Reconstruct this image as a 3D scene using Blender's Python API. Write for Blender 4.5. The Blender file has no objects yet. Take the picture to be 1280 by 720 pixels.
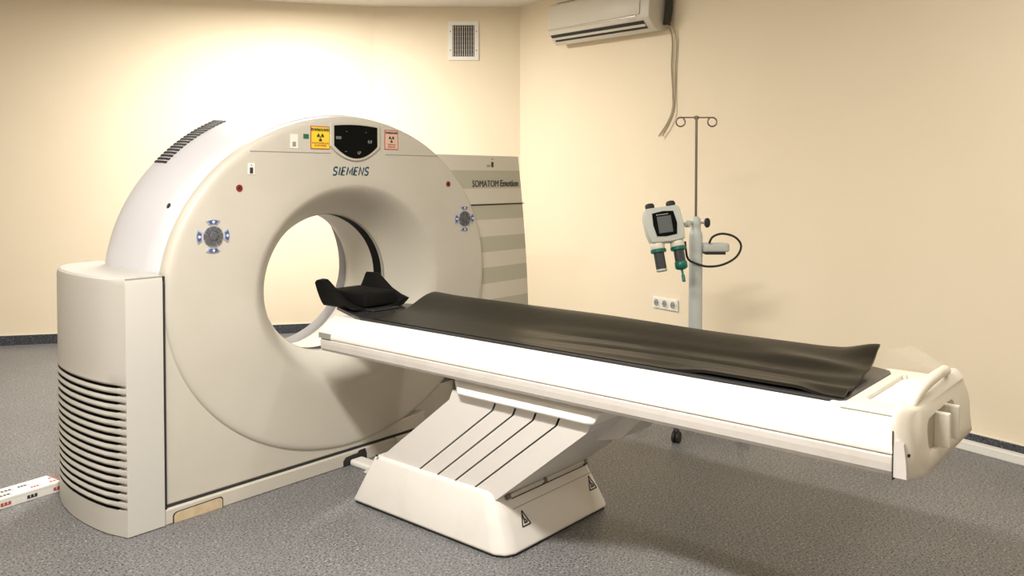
import bpy, bmesh, math, random
from mathutils import Vector, Matrix
random.seed(4)
R = math.radians
SC = bpy.context.scene
COL = SC.collection

# ------------------------------------------------------------------ camera, light, exposure
CAM = Vector((-2.5109, -3.3732, 1.4665)); YAW = 49.5; PITCH = 1.5; FOC = 1040.0
cd = bpy.data.cameras.new('camera'); cam = bpy.data.objects.new('camera', cd); COL.objects.link(cam)
cam.location = CAM
cam.rotation_euler = (R(90-PITCH), 0, -R(YAW))
cd.sensor_width = 36; cd.lens = FOC/1280*36; cd.sensor_fit = 'HORIZONTAL'
cd.shift_y = -(360-249.23)/1280
cd.clip_start = .05
SC.camera = cam
SC.view_settings.view_transform = 'Standard'; SC.view_settings.look = 'None'
SC.view_settings.gamma = 1; SC.view_settings.use_curve_mapping = False
SC.view_settings.exposure = 0.48
W = bpy.data.worlds.new('world'); SC.world = W; W.use_nodes = True
W.node_tree.nodes['Background'].inputs[0].default_value = (.9, .93, 1, 1)
W.node_tree.nodes['Background'].inputs[1].default_value = .3
LAMPS = [  # x, y, length, width, rotation, watts
    (1.05, 2.15, 1.2, .30, 0, 115),
    (-1.8, -1.75, 1.2, .30, 90, 128),
    (.9, -3.3, 1.2, .30, 90, 18),
    (-2.3, -4.2, 1.2, .30, 90, 16),
    (-2.3, 1.8, 1.2, .30, 90, 12),  # added lamp, brightens the left flank of dome and side cover
]
LAMP_COL = (1, .95, .87)
HC = 3.10

# ------------------------------------------------------------------ materials
def mat(name, col, rough=.5, metal=0, spec=.5, bump=None, noise=None, coat=0):
    m = bpy.data.materials.new(name); m.use_nodes = True
    nt = m.node_tree; b = nt.nodes['Principled BSDF']
    b.inputs['Base Color'].default_value = (*col, 1)
    b.inputs['Roughness'].default_value = rough; b.inputs['Metallic'].default_value = metal
    b.inputs['Specular IOR Level'].default_value = spec
    b.inputs['Coat Weight'].default_value = coat
    tc = nt.nodes.new('ShaderNodeTexCoord')
    if noise:   # (scale, amount, colour2)
        n = nt.nodes.new('ShaderNodeTexNoise'); n.inputs['Scale'].default_value = noise[0]; n.inputs['Detail'].default_value = 5
        nt.links.new(tc.outputs['Object'], n.inputs['Vector'])
        r = nt.nodes.new('ShaderNodeValToRGB'); r.color_ramp.elements[0].position = noise[1]; r.color_ramp.elements[1].position = noise[2]
        r.color_ramp.elements[0].color = (*noise[3], 1); r.color_ramp.elements[1].color = (*col, 1)
        nt.links.new(n.outputs['Fac'], r.inputs['Fac']); nt.links.new(r.outputs['Color'], b.inputs['Base Color'])
    if bump:    # (scale, strength)
        n2 = nt.nodes.new('ShaderNodeTexNoise'); n2.inputs['Scale'].default_value = bump[0]; n2.inputs['Detail'].default_value = 4
        nt.links.new(tc.outputs['Object'], n2.inputs['Vector'])
        bp = nt.nodes.new('ShaderNodeBump'); bp.inputs['Strength'].default_value = bump[1]; bp.inputs['Distance'].default_value = .01
        nt.links.new(n2.outputs['Fac'], bp.inputs['Height']); nt.links.new(bp.outputs['Normal'], b.inputs['Normal'])
    return m

def speckle(name, base, dark, light, scale, rough=.45):
    m = bpy.data.materials.new(name); m.use_nodes = True
    nt = m.node_tree; b = nt.nodes['Principled BSDF']; b.inputs['Roughness'].default_value = rough
    tc = nt.nodes.new('ShaderNodeTexCoord')
    def nz(sc, det=2):
        n = nt.nodes.new('ShaderNodeTexNoise'); n.inputs['Scale'].default_value = sc; n.inputs['Detail'].default_value = det
        nt.links.new(tc.outputs['Object'], n.inputs['Vector']); return n
    def ramp(n, a, bb, ca, cb):
        r = nt.nodes.new('ShaderNodeValToRGB'); r.color_ramp.elements[0].position = a; r.color_ramp.elements[1].position = bb
        r.color_ramp.elements[0].color = (*ca, 1); r.color_ramp.elements[1].color = (*cb, 1)
        nt.links.new(n.outputs['Fac'], r.inputs['Fac']); return r
    a = ramp(nz(scale), .36, .50, dark, base)
    l = ramp(nz(scale*.8), .60, .70, (0, 0, 0), (1, 1, 1))
    mx = nt.nodes.new('ShaderNodeMix'); mx.data_type = 'RGBA'
    nt.links.new(l.outputs['Color'], mx.inputs[0]); nt.links.new(a.outputs['Color'], mx.inputs[6]); mx.inputs[7].default_value = (*light, 1)
    tone = ramp(nz(2.2, 3), .3, .7, (.86, .86, .88), (1.0, .99, .97))
    mu = nt.nodes.new('ShaderNodeMix'); mu.data_type = 'RGBA'; mu.blend_type = 'MULTIPLY'; mu.inputs[0].default_value = 1
    nt.links.new(mx.outputs[2], mu.inputs[6]); nt.links.new(tone.outputs['Color'], mu.inputs[7])
    nt.links.new(mu.outputs[2], b.inputs['Base Color'])
    return m

M = {}
M['wall'] = mat('wall_paint', (.82, .725, .565), .75, bump=(60, .06), noise=(1.6, .3, .7, (.81, .705, .54)))
M['ceiling'] = mat('ceiling_paint', (.80, .77, .71), .8)
M['floor'] = speckle('speckled_vinyl', (.20, .20, .205), (.03, .03, .04), (.42, .42, .41), 115)
M['skirt'] = speckle('dark_speckled_skirting', (.055, .06, .075), (.01, .012, .02), (.20, .21, .24), 120, .5)
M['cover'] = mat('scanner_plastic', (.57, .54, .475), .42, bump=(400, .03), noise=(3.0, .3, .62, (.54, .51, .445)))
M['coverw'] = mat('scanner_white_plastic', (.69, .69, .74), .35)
M['table'] = mat('table_white_enamel', (.86, .845, .81), .28, noise=(6, .25, .5, (.83, .81, .77)))
M['tablelow'] = mat('table_lower_plastic', (.63, .60, .575), .4, noise=(9, .28, .5, (.58, .54, .50)))
M['stripe'] = mat('stripe_olive', (.47, .46, .38), .45)
M['stripe2'] = mat('stripe_light', (.66, .63, .55), .45)
M['seam'] = mat('dark_seam', (.02, .02, .02), .7)
M['black'] = mat('black_plastic', (.012, .012, .013), .35)
M['foam'] = mat('black_foam', (.006, .006, .006), .75, spec=.15)
M['glass'] = mat('black_display_glass', (.003, .004, .004), .3, spec=.06)
M['mat'] = mat('dark_olive_vinyl', (.011, .010, .007), .34, bump=(14, .12), spec=.27)
M['ctop'] = mat('dark_tabletop', (.03, .03, .033), .25)
M['base'] = mat('base_plastic', (.71, .69, .66), .4, noise=(7, .25, .5, (.66, .63, .59)))
M['sidec'] = mat('side_cover_plastic', (.55, .535, .50), .42)
M['recess'] = mat('recess_shade_beige', (.42, .37, .27), .5)  # darker beige holds the shade inside the end cap recess
M['armp'] = mat('arm_plastic', (.68, .655, .63), .42)
M['cream'] = mat('cream_plastic', (.74, .70, .61), .35)
M['tan'] = mat('tan_panel', (.62, .50, .34), .55, noise=(25, .35, .65, (.52, .41, .26)))
M['blue'] = mat('dark_teal_print', (.005, .05, .09), .5)
M['darkprint'] = mat('dark_print', (.03, .03, .03), .5)
M['greyprint'] = mat('grey_print', (.30, .30, .28), .5)
M['yellow'] = mat('yellow_sticker', (.85, .62, .03), .45)
M['pink'] = mat('beige_sticker', (.72, .50, .38), .45)
M['white'] = mat('white_plastic', (.80, .79, .75), .4)
M['whitest'] = mat('white_sticker', (.82, .80, .74), .5)
M['redp'] = mat('red_lens', (.25, .01, .01), .3)
M['redprint'] = mat('red_print', (.45, .08, .06), .5)
M['greenst'] = mat('green_sticker', (.01, .13, .06), .5)
M['btn'] = mat('grey_button', (.10, .10, .11), .45)
M['btnblue'] = mat('blue_button', (.06, .10, .28), .35)
M['btnsil'] = mat('silver_button', (.50, .55, .68), .3, metal=.5)
M['steel'] = mat('steel', (.55, .53, .50), .28, metal=1)
M['darksteel'] = mat('dark_steel', (.22, .19, .16), .35, metal=1)
M['pole'] = mat('grey_painted_pole', (.50, .53, .52), .45)
M['pump'] = mat('pump_grey_white', (.50, .53, .49), .4)
M['teal'] = mat('green_teal_plastic', (.0, .13, .09), .35)
M['syringe'] = mat('dark_tinted_barrel', (.05, .055, .06), .2)
M['screen'] = mat('grey_screen', (.10, .11, .11), .25)
M['rubber'] = mat('rubber', (.012, .012, .012), .6)
M['ac'] = mat('ac_ivory_plastic', (.62, .58, .50), .4)
M['acsil'] = mat('ac_trim', (.66, .62, .58), .25, metal=.3)
M['cable'] = mat('beige_cable', (.42, .36, .26), .5)
M['insul'] = mat('dark_pipe_wrap', (.04, .035, .025), .7)
M['duct'] = mat('white_cable_trunking', (.78, .77, .73), .45)
fm = bpy.data.materials.new('clear_film'); fm.use_nodes = True
fb = fm.node_tree.nodes['Principled BSDF']; fb.inputs['Base Color'].default_value = (.95, .92, .85, 1); fb.inputs['Roughness'].default_value = .1
fb.inputs['Alpha'].default_value = .04
M['film'] = fm
em = bpy.data.materials.new('lamp_diffuser'); em.use_nodes = True
eb = em.node_tree.nodes['Principled BSDF']; eb.inputs['Emission Color'].default_value = (*LAMP_COL, 1); eb.inputs['Emission Strength'].default_value = 3
M['lamp'] = em

# ------------------------------------------------------------------ helpers
def thing(name, label, cat, loc, rz=0, group=None):
    o = bpy.data.objects.new(name, None); COL.objects.link(o)
    o.empty_display_size = .1
    o.location = loc; o.rotation_euler = (0, 0, rz)
    o['label'] = label; o['category'] = cat
    if group: o['group'] = group
    return o

def obj(name, bm, mats, parent=None, local=False, smooth=False, label=None, bevel=None, auto=None):
    """world-coordinate mesh -> object; when parented, verts are moved into the thing's frame"""
    if not isinstance(mats, (list, tuple)): mats = [mats]
    if parent is not None and not local:
        p = parent; mw = Matrix.Identity(4)
        chain = []
        while p is not None: chain.append(p); p = p.parent
        for q in reversed(chain):
            mw = mw @ Matrix.Translation(q.location) @ q.rotation_euler.to_matrix().to_4x4()
        bm.transform(mw.inverted())
    bmesh.ops.recalc_face_normals(bm, faces=bm.faces)
    if bevel:
        es = [e for e in bm.edges if len(e.link_faces) == 2 and e.calc_face_angle(0) > R(bevel[2] if len(bevel) > 2 else 35)]
        if es:
            bmesh.ops.bevel(bm, geom=es, offset=bevel[0], segments=bevel[1], profile=.5, affect='EDGES', clamp_overlap=True)
    me = bpy.data.meshes.new(name); bm.to_mesh(me); bm.free()
    for m in mats: me.materials.append(M[m])
    if smooth or auto:
        for p in me.polygons: p.use_smooth = True
        if auto: me.set_sharp_from_angle(angle=R(auto))
    o = bpy.data.objects.new(name, me); COL.objects.link(o)
    if parent is not None: o.parent = parent
    if label: o['label'] = label
    return o

def tag(o, label, cat, group=None):
    o['label'] = label; o['category'] = cat
    if group: o['group'] = group
    return o

def box(bm, x0, x1, y0, y1, z0, z1, mi=0):
    v = [bm.verts.new(p) for p in [(x0,y0,z0),(x1,y0,z0),(x1,y1,z0),(x0,y1,z0),(x0,y0,z1),(x1,y0,z1),(x1,y1,z1),(x0,y1,z1)]]
    for f in [(0,3,2,1),(4,5,6,7),(0,1,5,4),(1,2,6,5),(2,3,7,6),(3,0,4,7)]:
        fc = bm.faces.new([v[i] for i in f]); fc.material_index = mi
    return bm
def B(*a, **k): return box(bmesh.new(), *a, **k)

def hexa(bm, pts, mi=0):
    """8 corners: bottom 4 then top 4"""
    v = [bm.verts.new(p) for p in pts]
    for f in [(0,3,2,1),(4,5,6,7),(0,1,5,4),(1,2,6,5),(2,3,7,6),(3,0,4,7)]:
        fc = bm.faces.new([v[i] for i in f]); fc.material_index = mi
    return bm

def prism(bm, pts, axis, a, b, mi=0):
    """polygon pts (2D) extruded along axis between a and b"""
    def mk(p, t):
        return {0: (t, p[0], p[1]), 1: (p[0], t, p[1]), 2: (p[0], p[1], t)}[axis]
    lo = [bm.verts.new(mk(p, a)) for p in pts]; hi = [bm.verts.new(mk(p, b)) for p in pts]
    n = len(pts)
    f = bm.faces.new(lo); f.material_index = mi; f = bm.faces.new(hi[::-1]); f.material_index = mi
    for i in range(n):
        f = bm.faces.new([lo[i], hi[i], hi[(i+1) % n], lo[(i+1) % n]]); f.material_index = mi
    return bm

def cyl(bm, p0, p1, r0, r1=None, n=20, mi=0, caps=True):
    p0 = Vector(p0); p1 = Vector(p1); r1 = r0 if r1 is None else r1
    d = (p1-p0).normalized(); q = d.to_track_quat('Z', 'Y')
    ra = []; rb = []
    for i in range(n):
        a = 2*math.pi*i/n; v = Vector((math.cos(a), math.sin(a), 0))
        ra.append(bm.verts.new(p0+q @ (v*r0))); rb.append(bm.verts.new(p1+q @ (v*r1)))
    for i in range(n):
        f = bm.faces.new([ra[i], ra[(i+1) % n], rb[(i+1) % n], rb[i]]); f.material_index = mi
    if caps:
        f = bm.faces.new(ra[::-1]); f.material_index = mi; f = bm.faces.new(rb); f.material_index = mi
    return bm

def lathe(bm, c, prof, n=24, mi=0, axis=(0, 0, 1)):
    q = Vector(axis).to_track_quat('Z', 'Y'); c = Vector(c); rings = []
    for r, h in prof:
        rings.append([bm.verts.new(c+q @ Vector((max(r, 1e-4)*math.cos(2*math.pi*i/n), max(r, 1e-4)*math.sin(2*math.pi*i/n), h))) for i in range(n)])
    for a, b in zip(rings, rings[1:]):
        for i in range(n):
            f = bm.faces.new([a[i], a[(i+1) % n], b[(i+1) % n], b[i]]); f.material_index = mi
    f = bm.faces.new(rings[0][::-1]); f.material_index = mi; f = bm.faces.new(rings[-1]); f.material_index = mi
    return bm

def catmull(pts, k=8):
    P = [Vector(p) for p in pts]; out = []
    for i in range(len(P)-1):
        a = P[max(i-1, 0)]; b = P[i]; c = P[i+1]; d = P[min(i+2, len(P)-1)]
        for j in range(k):
            t = j/k
            out.append(.5*((2*b)+(c-a)*t+(2*a-5*b+4*c-d)*t*t+(3*b-a-3*c+d)*t**3))
    out.append(P[-1]); return out

def tube(bm, pts, r, n=8, k=8, mi=0, smooth=True):
    P = catmull(pts, k) if smooth else [Vector(p) for p in pts]
    rings = []; up = Vector((0, 0, 1)); prev = None
    for i, p in enumerate(P):
        d = (P[min(i+1, len(P)-1)]-P[max(i-1, 0)]).normalized()
        if prev is None:
            x = d.cross(up if abs(d.z) < .9 else Vector((1, 0, 0))).normalized()
        else:
            x = (prev-d*prev.dot(d)).normalized()
        prev = x; y = d.cross(x)
        rings.append([bm.verts.new(p+x*r*math.cos(2*math.pi*j/n)+y*r*math.sin(2*math.pi*j/n)) for j in range(n)])
    for a, b in zip(rings, rings[1:]):
        for j in range(n):
            f = bm.faces.new([a[j], a[(j+1) % n], b[(j+1) % n], b[j]]); f.material_index = mi
    bm.faces.new(rings[0][::-1]).material_index = mi; bm.faces.new(rings[-1]).material_index = mi
    return bm

def text_bm(s, size, mw, extrude=.0008, bold=0, shear=0, spacing=1, align='CENTER'):
    c = bpy.data.curves.new('lettering', 'FONT'); c.body = s; c.size = size; c.extrude = extrude; c.offset = bold
    c.shear = shear; c.space_character = spacing; c.align_x = align; c.align_y = 'CENTER'; c.resolution_u = 3
    o = bpy.data.objects.new('lettering', c)
    me = bpy.data.meshes.new_from_object(o)
    bm = bmesh.new(); bm.from_mesh(me); bm.transform(mw)
    bpy.data.objects.remove(o); bpy.data.curves.remove(c); bpy.data.meshes.remove(me)
    return bm
# text standing upright in the plane y = const, read from -y
def MW_front(x, y, z, sx=1): return Matrix.Translation((x, y, z)) @ Matrix.Rotation(R(90), 4, 'X') @ Matrix.Diagonal((sx, 1, 1, 1))

def lettering(name, s, size, mw, m, parent, label=None, fit=None, **k):
    bm = text_bm(s, size, mw, **k)
    if fit:   # (x0, x1, z0, z1): stretch the lettering to fill this box
        xs = [v.co.x for v in bm.verts]; zs_ = [v.co.z for v in bm.verts]
        for v in bm.verts:
            v.co.x = fit[0]+(v.co.x-min(xs))/(max(xs)-min(xs))*(fit[1]-fit[0])
            v.co.z = fit[2]+(v.co.z-min(zs_))/(max(zs_)-min(zs_))*(fit[3]-fit[2])
    return obj(name, bm, m, parent, label=label)

def boolean(o, cutters, op='DIFFERENCE'):
    """cut meshes out of o (objects with identity parent chain handled by raw local coords)"""
    tmp = []
    for bm in cutters:
        me = bpy.data.meshes.new('c'); bmesh.ops.recalc_face_normals(bm, faces=bm.faces); bm.to_mesh(me); bm.free()
        for m in o.data.materials: me.materials.append(m)
        c = bpy.data.objects.new('c', me); COL.objects.link(c); c.matrix_world = o.matrix_world.copy(); c.parent = o.parent
        c.location = o.location; c.rotation_euler = o.rotation_euler
        md = o.modifiers.new('b', 'BOOLEAN'); md.object = c; md.operation = op; md.solver = 'EXACT'
        tmp.append(c)
    bpy.context.view_layer.update()
    dg = bpy.context.evaluated_depsgraph_get()
    me = bpy.data.meshes.new_from_object(o.evaluated_get(dg), depsgraph=dg)
    o.modifiers.clear(); old = o.data; nm = old.name; o.data = me; bpy.data.meshes.remove(old); me.name = nm
    for c in tmp:
        d = c.data; bpy.data.objects.remove(c); bpy.data.meshes.remove(d)

def struct(name, bm, m, **k):
    o = obj(name, bm, m, **k); o['kind'] = 'structure'; return o

# ------------------------------------------------------------------ room
A_ = Vector((.097, 4.705)); B_ = Vector((2.715, 2.826)); C_ = Vector((3.638, 1.777)); D_ = Vector((2.498, -2.375))
dAB = (B_-A_).normalized(); A2 = A_-dAB*3.2
dCD = (D_-C_).normalized(); D2 = D_+dCD*4.2
E2 = Vector((-4.6, D2.y)); F2 = Vector((-4.6, A2.y-2.0))
poly = [A2, B_, C_, D2, E2, F2]
cen = Vector((0, 0))
def wall_slab(name, P, Q, z0, z1, t, m='wall', inward=0.0, ext=.0):
    d = (Q-P).normalized(); n = Vector((-d.y, d.x))
    if (cen-P).dot(n) < 0: n = -n
    P = P-d*ext; Q = Q+d*ext
    a0 = P+n*inward; b0 = Q+n*inward; a1 = P-n*t; b1 = Q-n*t
    bm = bmesh.new()
    hexa(bm, [(*a0, z0), (*b0, z0), (*b1, z0), (*a1, z0), (*a0, z1), (*b0, z1), (*b1, z1), (*a1, z1)])
    return bm
bm = bmesh.new(); prism(bm, [(p.x*1.0, p.y*1.0) for p in poly], 2, -.1, 0)
struct('floor', bm, 'floor')
bm = bmesh.new(); prism(bm, [(p.x, p.y) for p in poly], 2, HC, HC+.1)
struct('ceiling', bm, 'ceiling')
names = ['wall_back', 'wall_back_corner', 'wall_right', 'wall_rear', 'wall_left', 'wall_far_left']
bnames = ['baseboard_back', 'baseboard_back_corner', 'baseboard_right', 'baseboard_rear', 'baseboard_left', 'baseboard_far_left']
for i, (nm, bn) in enumerate(zip(names, bnames)):
    P, Q = poly[i], poly[(i+1) % 6]
    struct(nm, wall_slab(nm, P, Q, 0, HC, .12, ext=.0), 'wall')
    struct(bn, wall_slab(bn, P, Q, 0, .085, 0, inward=.006), 'skirt')
    struct('trim_%d' % (i+1), wall_slab(bn, P, Q, .085, .092, 0, inward=.008), 'cream')

# cable trunking along the right wall
t = thing('cable_trunking', 'white cable trunking on the floor along the right wall', 'cable duct', (*(D_+Vector((0, .6))), 0))
P = C_+dCD*2.2; Q = D_+dCD*3.0; n = Vector((dCD.y, -dCD.x))
if (cen-P).dot(n) < 0: n = -n
def duct_bm(P, Q, n, off, w, h):
    bm = bmesh.new(); a = P+n*off; b = Q+n*off; c = Q+n*(off+w); d = P+n*(off+w)
    hexa(bm, [(*a, 0), (*b, 0), (*c, 0), (*d, 0), (*a, h), (*b, h), (*c, h), (*d, h)]); return bm
obj('trunking_base', duct_bm(P, Q, n, .0075, .05, .038), 'duct', t)
obj('trunking_lid', duct_bm(P, Q, n, .0065, .054, .047).copy() if 0 else (lambda bm: bm)(duct_bm(P, Q, n, .0065, .054, .047)), 'duct', t, bevel=(.004, 2))

# ------------------------------------------------------------------ ceiling lights
for i, (x, y, l, w, rot, watts) in enumerate(LAMPS):
    lab = ['long ceiling light nearest the back corner, above the space behind the scanner',
           'ceiling light above the left side of the patient table',
           'ceiling light near the foot end of the patient table',
           'ceiling light furthest from the scanner, behind the camera',
           'ceiling light over the empty floor left of the scanner'][i]
    t = thing('ceiling_light', lab, 'ceiling light', (x, y, HC), R(rot), 'ceiling lights')
    bm = bmesh.new(); box(bm, -l/2, l/2, -w/2, w/2, -.05, 0)
    obj('light_housing', bm, 'white', t, local=True, bevel=(.01, 2))
    bm = bmesh.new(); box(bm, -l/2+.03, l/2-.03, -w/2+.03, w/2-.03, -.058, -.05)
    obj('light_diffuser', bm, 'lamp', t, local=True)
    ld = bpy.data.lights.new('ceiling_lamp', 'AREA'); ld.shape = 'RECTANGLE'; ld.size = l-.06; ld.size_y = w-.06
    ld.energy = watts; ld.color = LAMP_COL
    lo = bpy.data.objects.new('light_tube', ld); COL.objects.link(lo); lo.parent = t; lo.location = (0, 0, -.062)

# ------------------------------------------------------------------ CT scanner gantry
G = thing('ct_scanner', 'large cream ring-shaped CT scanner with a round bore and striped side cover', 'CT scanner', (.2, .4, 0))
OU, OZ, RA, RB = .184, .935, 1.0, .842         # outer rim
IU, IZ, IA, IB = .212, .913, .398, .360        # bore
NS = 160
def ell(phi, t, y, zmin=.088):
    cu = IU+(OU-IU)*t; cz = IZ+(OZ-IZ)*t; a = IA+(RA-IA)*t; b = IB+(RB-IB)*t
    z = cz+b*math.sin(phi)
    return (cu+a*math.cos(phi), y, max(z, zmin))
def ring_mesh(bm, prof, mi=0, zmin=.088, close=False):
    rows = [[bm.verts.new(ell(2*math.pi*i/NS, t, y, zmin)) for i in range(NS)] for t, y in prof]
    if close: rows.append(rows[0])
    for a, b in zip(rows, rows[1:]):
        for i in range(NS):
            f = bm.faces.new([a[i], a[(i+1) % NS], b[(i+1) % NS], b[i]]); f.material_index = mi
prof = []
for k in range(0, 15):
    t = .32*k/14; prof.append((t, .25*(max(.32-t, 0)/.32)**1.7))
prof += [(.42, 0), (.55, 0), (.65, 0), (.75, 0), (.85, 0), (.93, 0), (.962, .0015), (.98, .006), (.991, .014), (.998, .025), (1.0, .038), (1.0, .055), (.97, .06), (.6, .06), (.44, .06), (.3, .11), (.12, .21), (.06, .275), (.0, .262)]
bm = bmesh.new(); ring_mesh(bm, prof, close=True)
obj('front_cover', bm, 'cover', G, auto=50, label='cream ring-shaped front cover')
# shadow gap ring just behind the rim
bm = bmesh.new(); ring_mesh(bm, [(.985, .055), (.985, .085), (.94, .085), (.94, .055)], close=True, zmin=.1)
obj('cover_gap', bm, 'seam', G)
# bore liner with the dark scan slit
def liner(y0, y1, m, nm, r=0.0, lab=None):
    bm = bmesh.new(); ring_mesh(bm, [(r, y0), (r, y1), (r+.03, y1), (r+.03, y0)], close=True); obj(nm, bm, m, G, smooth=False, auto=40, label=lab)
liner(.245, .275, 'cover', 'bore_liner')
liner(.275, .345, 'foam', 'scan_slit', .004, 'black ring slit inside the bore')
bm = bmesh.new(); ring_mesh(bm, [(0, .345), (0, .50), (.03, .58), (.09, .66), (.20, .72), (.24, .72), (.12, .62), (.05, .50), (.05, .345)], close=True)
obj('rear_liner', bm, 'cover', G, auto=40)
# thin grey gasket beside the slit
liner(.266, .270, 'greyprint', 'slit_gasket', -.003)
# domed outer cover
bm = bmesh.new()
def dome(phi, y, k=1, m=0):
    lift = .085*min(max(y, 0)/.62, 1)
    a = RA*k; b = RB*k
    z = OZ+b*math.sin(phi)
    if math.sin(phi) > 0: z += lift*math.sin(phi)
    return (OU+a*math.cos(phi), y, max(z, .07))
rows = []
for y, k in [(.06, .955), (.06, .992), (.075, 1.0), (.2, 1.0), (.35, 1.0), (.5, .998), (.58, .99), (.64, .97), (.69, .93), (.72, .87), (.73, .8), (.73, .6), (.73, .48)]:
    rows.append([bm.verts.new(dome(2*math.pi*i/NS, y, k)) for i in range(NS)])
for a, b in zip(rows, rows[1:]):
    for i in range(NS): bm.faces.new([a[i], a[(i+1) % NS], b[(i+1) % NS], b[i]])
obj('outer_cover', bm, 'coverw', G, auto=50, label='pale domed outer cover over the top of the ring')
# black cooling slots on the dome
sl = bmesh.new()
N = 18
for i in range(N):
    p0 = R(138.5-23.5*i/N); p1 = R(138.5-23.5*(i+.62)/N)
    vs = []
    for ph, y in [(p0, .46), (p1, .46), (p1, .585), (p0, .585)]:
        k = .9985 if y < .5 else .990
        x, yy, z = dome(ph, y, k); n = Vector((math.cos(ph), 0, math.sin(ph)))
        vs.append(Vector((x, yy, z))+n*.004)
    lo = [v-Vector((math.cos(p0), 0, math.sin(p0)))*.03 for v in vs]
    hexa(sl, lo+vs)
obj('cooling_slots', sl, 'seam', G, label='row of black cooling slots along the top of the dome')
bm = bmesh.new()
cyl(bm, Vector(dome(R(152), .17, 1.0)), Vector(dome(R(152), .17, 1.004)), .012)
obj('screw_cap', bm, 'seam', G)

# left side cover with curved louvred side
plan = [(-.828, -.02), (-.984, -.02), (-1.0, .03), (-1.018, .09), (-1.028, .16), (-1.034, .23), (-1.036, .31), (-1.034, .39), (-1.027, .46), (-1.017, .53), (-1.002, .60), (-.98, .67), (-.95, .73), (-.91, .78), (-.86, .805), (-.72, .81)]
zs = [0]; slots = []
z0, z1, ns = .108, .640, 16
pitch = (z1-z0)/ns
for i in range(ns):
    a = z0+pitch*i; slots.append((a+.003, a+.0115))
rowsz = [(0.004, 0)]
for a, b in slots: rowsz += [(a, 0), (a+.0004, 1), (b, 1), (b+.004, 0), (b+.0115, 2)]
rowsz += [(z1+.03, 0), (1.030, 0), (1.05, .5), (1.058, .9)]
def off_plan(i, d):
    if i < 2 and d > 0.012: return plan[i]
    a = Vector(plan[max(i-1, 0)]); b = Vector(plan[min(i+1, len(plan)-1)]); tt = (b-a).normalized(); n = Vector((tt.y, -tt.x))
    # pushed inwards (towards the gantry body, +u)
    q = Vector(plan[i]); c = Vector((-.6, .35)); n = n if (c-q).dot(n) > 0 else -n
    return tuple(q+n*d)
bm = bmesh.new(); grid = []
for z, md in rowsz:
    row = []
    for i, p in enumerate(plan):
        inr = 2 <= i <= 13
        if md == 1 and inr: q = off_plan(i, .022)
        elif md == 2 and inr: q = off_plan(i, -.004)
        elif md in (.5, .9): q = off_plan(i, .004 if md == .5 else .014) if i < 14 else p
        else: q = p
        row.append(bm.verts.new((q[0], q[1], z)))
    grid.append((row, md))
for (ra, ma), (rb, mb) in zip(grid, grid[1:]):
    for i in range(len(plan)-1):
        f = bm.faces.new([ra[i], ra[i+1], rb[i+1], rb[i]])
        if (ma == 1 or mb == 1) and 2 <= i < 13: f.material_index = 1
bm.faces.new(grid[-1][0]); bm.faces.new(grid[0][0][::-1])
obj('side_cover', bm, ['sidec', 'seam'], G, auto=28, label='low left side cover with curved louvres')
# black gap between left side cover and ring
bm = bmesh.new(); prism(bm, [(-.8285, -.010), (-.813, -.010), (-.813, .05), (-.8285, .05)], 2, .067, 1.053)
obj('panel_gap', bm, 'seam', G)

# right, taller side cover with stripes
zb = [(.0, 0), (.13, 0), (.23, 1), (.325, 0), (.425, 1), (.52, 0), (.62, 1), (.719, 0), (.819, 1), (.917, 0), (1.012, 1), (1.107, 0), (1.21, 1), (1.298, 2), (1.306, 0), (1.40, 1), (1.51, 0), (1.60, 0)]
def outer_u(z): return 1.655-.105*(max(z-.55, 0)/1.05)**1.6
bm = bmesh.new(); rws = []
for z, mi in zb:
    uo = outer_u(z); ui = .80 if z > 1.25 else .98; pl = [(ui, .036), (uo-.012, .036), (uo-.003, .042), (uo, .055), (uo+.02, .3), (uo+.0, .62), (uo-.08, .78), (ui, .81)]
    rws.append([bm.verts.new((p[0], p[1], z)) for p in pl])
for i, (ra, rb) in enumerate(zip(rws, rws[1:])):
    for j in range(len(ra)-1):
        f = bm.faces.new([ra[j], ra[j+1], rb[j+1], rb[j]]); f.material_index = [1, 0, 2][zb[i+1][1]] if False else {0: 1, 1: 0, 2: 2}[zb[i][1]]
bm.faces.new(rws[-1])
bm.faces.new([r for r in rws[0]][::-1])
obj('side_cover', bm, ['stripe', 'stripe2', 'seam'], G, auto=40, label='tall right side cover with olive stripes')
bm = bmesh.new(); box(bm, 1.0, outer_u(1.3)+.001, .030, .0365, 1.300, 1.305)
obj('cover_seam', bm, 'seam', G)
lettering('lettering', 'SOMATOM', .057, MW_front(1.33, .034, 1.432), 'darkprint', G, fit=(1.115, 1.350, 1.410, 1.450))
lettering('lettering', 'Emotion', .056, MW_front(1.5, .034, 1.432), 'darkprint', G, bold=.0010, fit=(1.368, 1.540, 1.411, 1.452))

# body under and behind the ring
bm = bmesh.new(); box(bm, -.80, 1.45, .29, .74, .067, .50); box(bm, -.80, 1.45, .065, .288, .067, .27)
body = obj('lower_body', bm, 'cover', G)
bm = bmesh.new(); prism(bm, [(-.815, .0745), (.70, .0745), (.70, .16), (.3, .13), (0, .13), (-.3, .22), (-.5, .36), (-.65, .56), (-.74, .80), (-.815, .98)], 1, .012, .06)
obj('front_panel', bm, 'cover', G, bevel=(.006, 2), label='flat front panel below the ring')
bm = bmesh.new(); box(bm, -.822, .462, -.012, .76, 0, .066)
obj('base_plinth', bm, 'cover', G, bevel=(.004, 1))
bm = bmesh.new(); box(bm, .468, 1.62, -.005, .76, 0, .066)
obj('base_plinth', bm, 'cover', G, bevel=(.004, 1))
bm = bmesh.new(); box(bm, -.822, 1.6, .006, .05, .066, .0745)
obj('plinth_seam', bm, 'seam', G)
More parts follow.
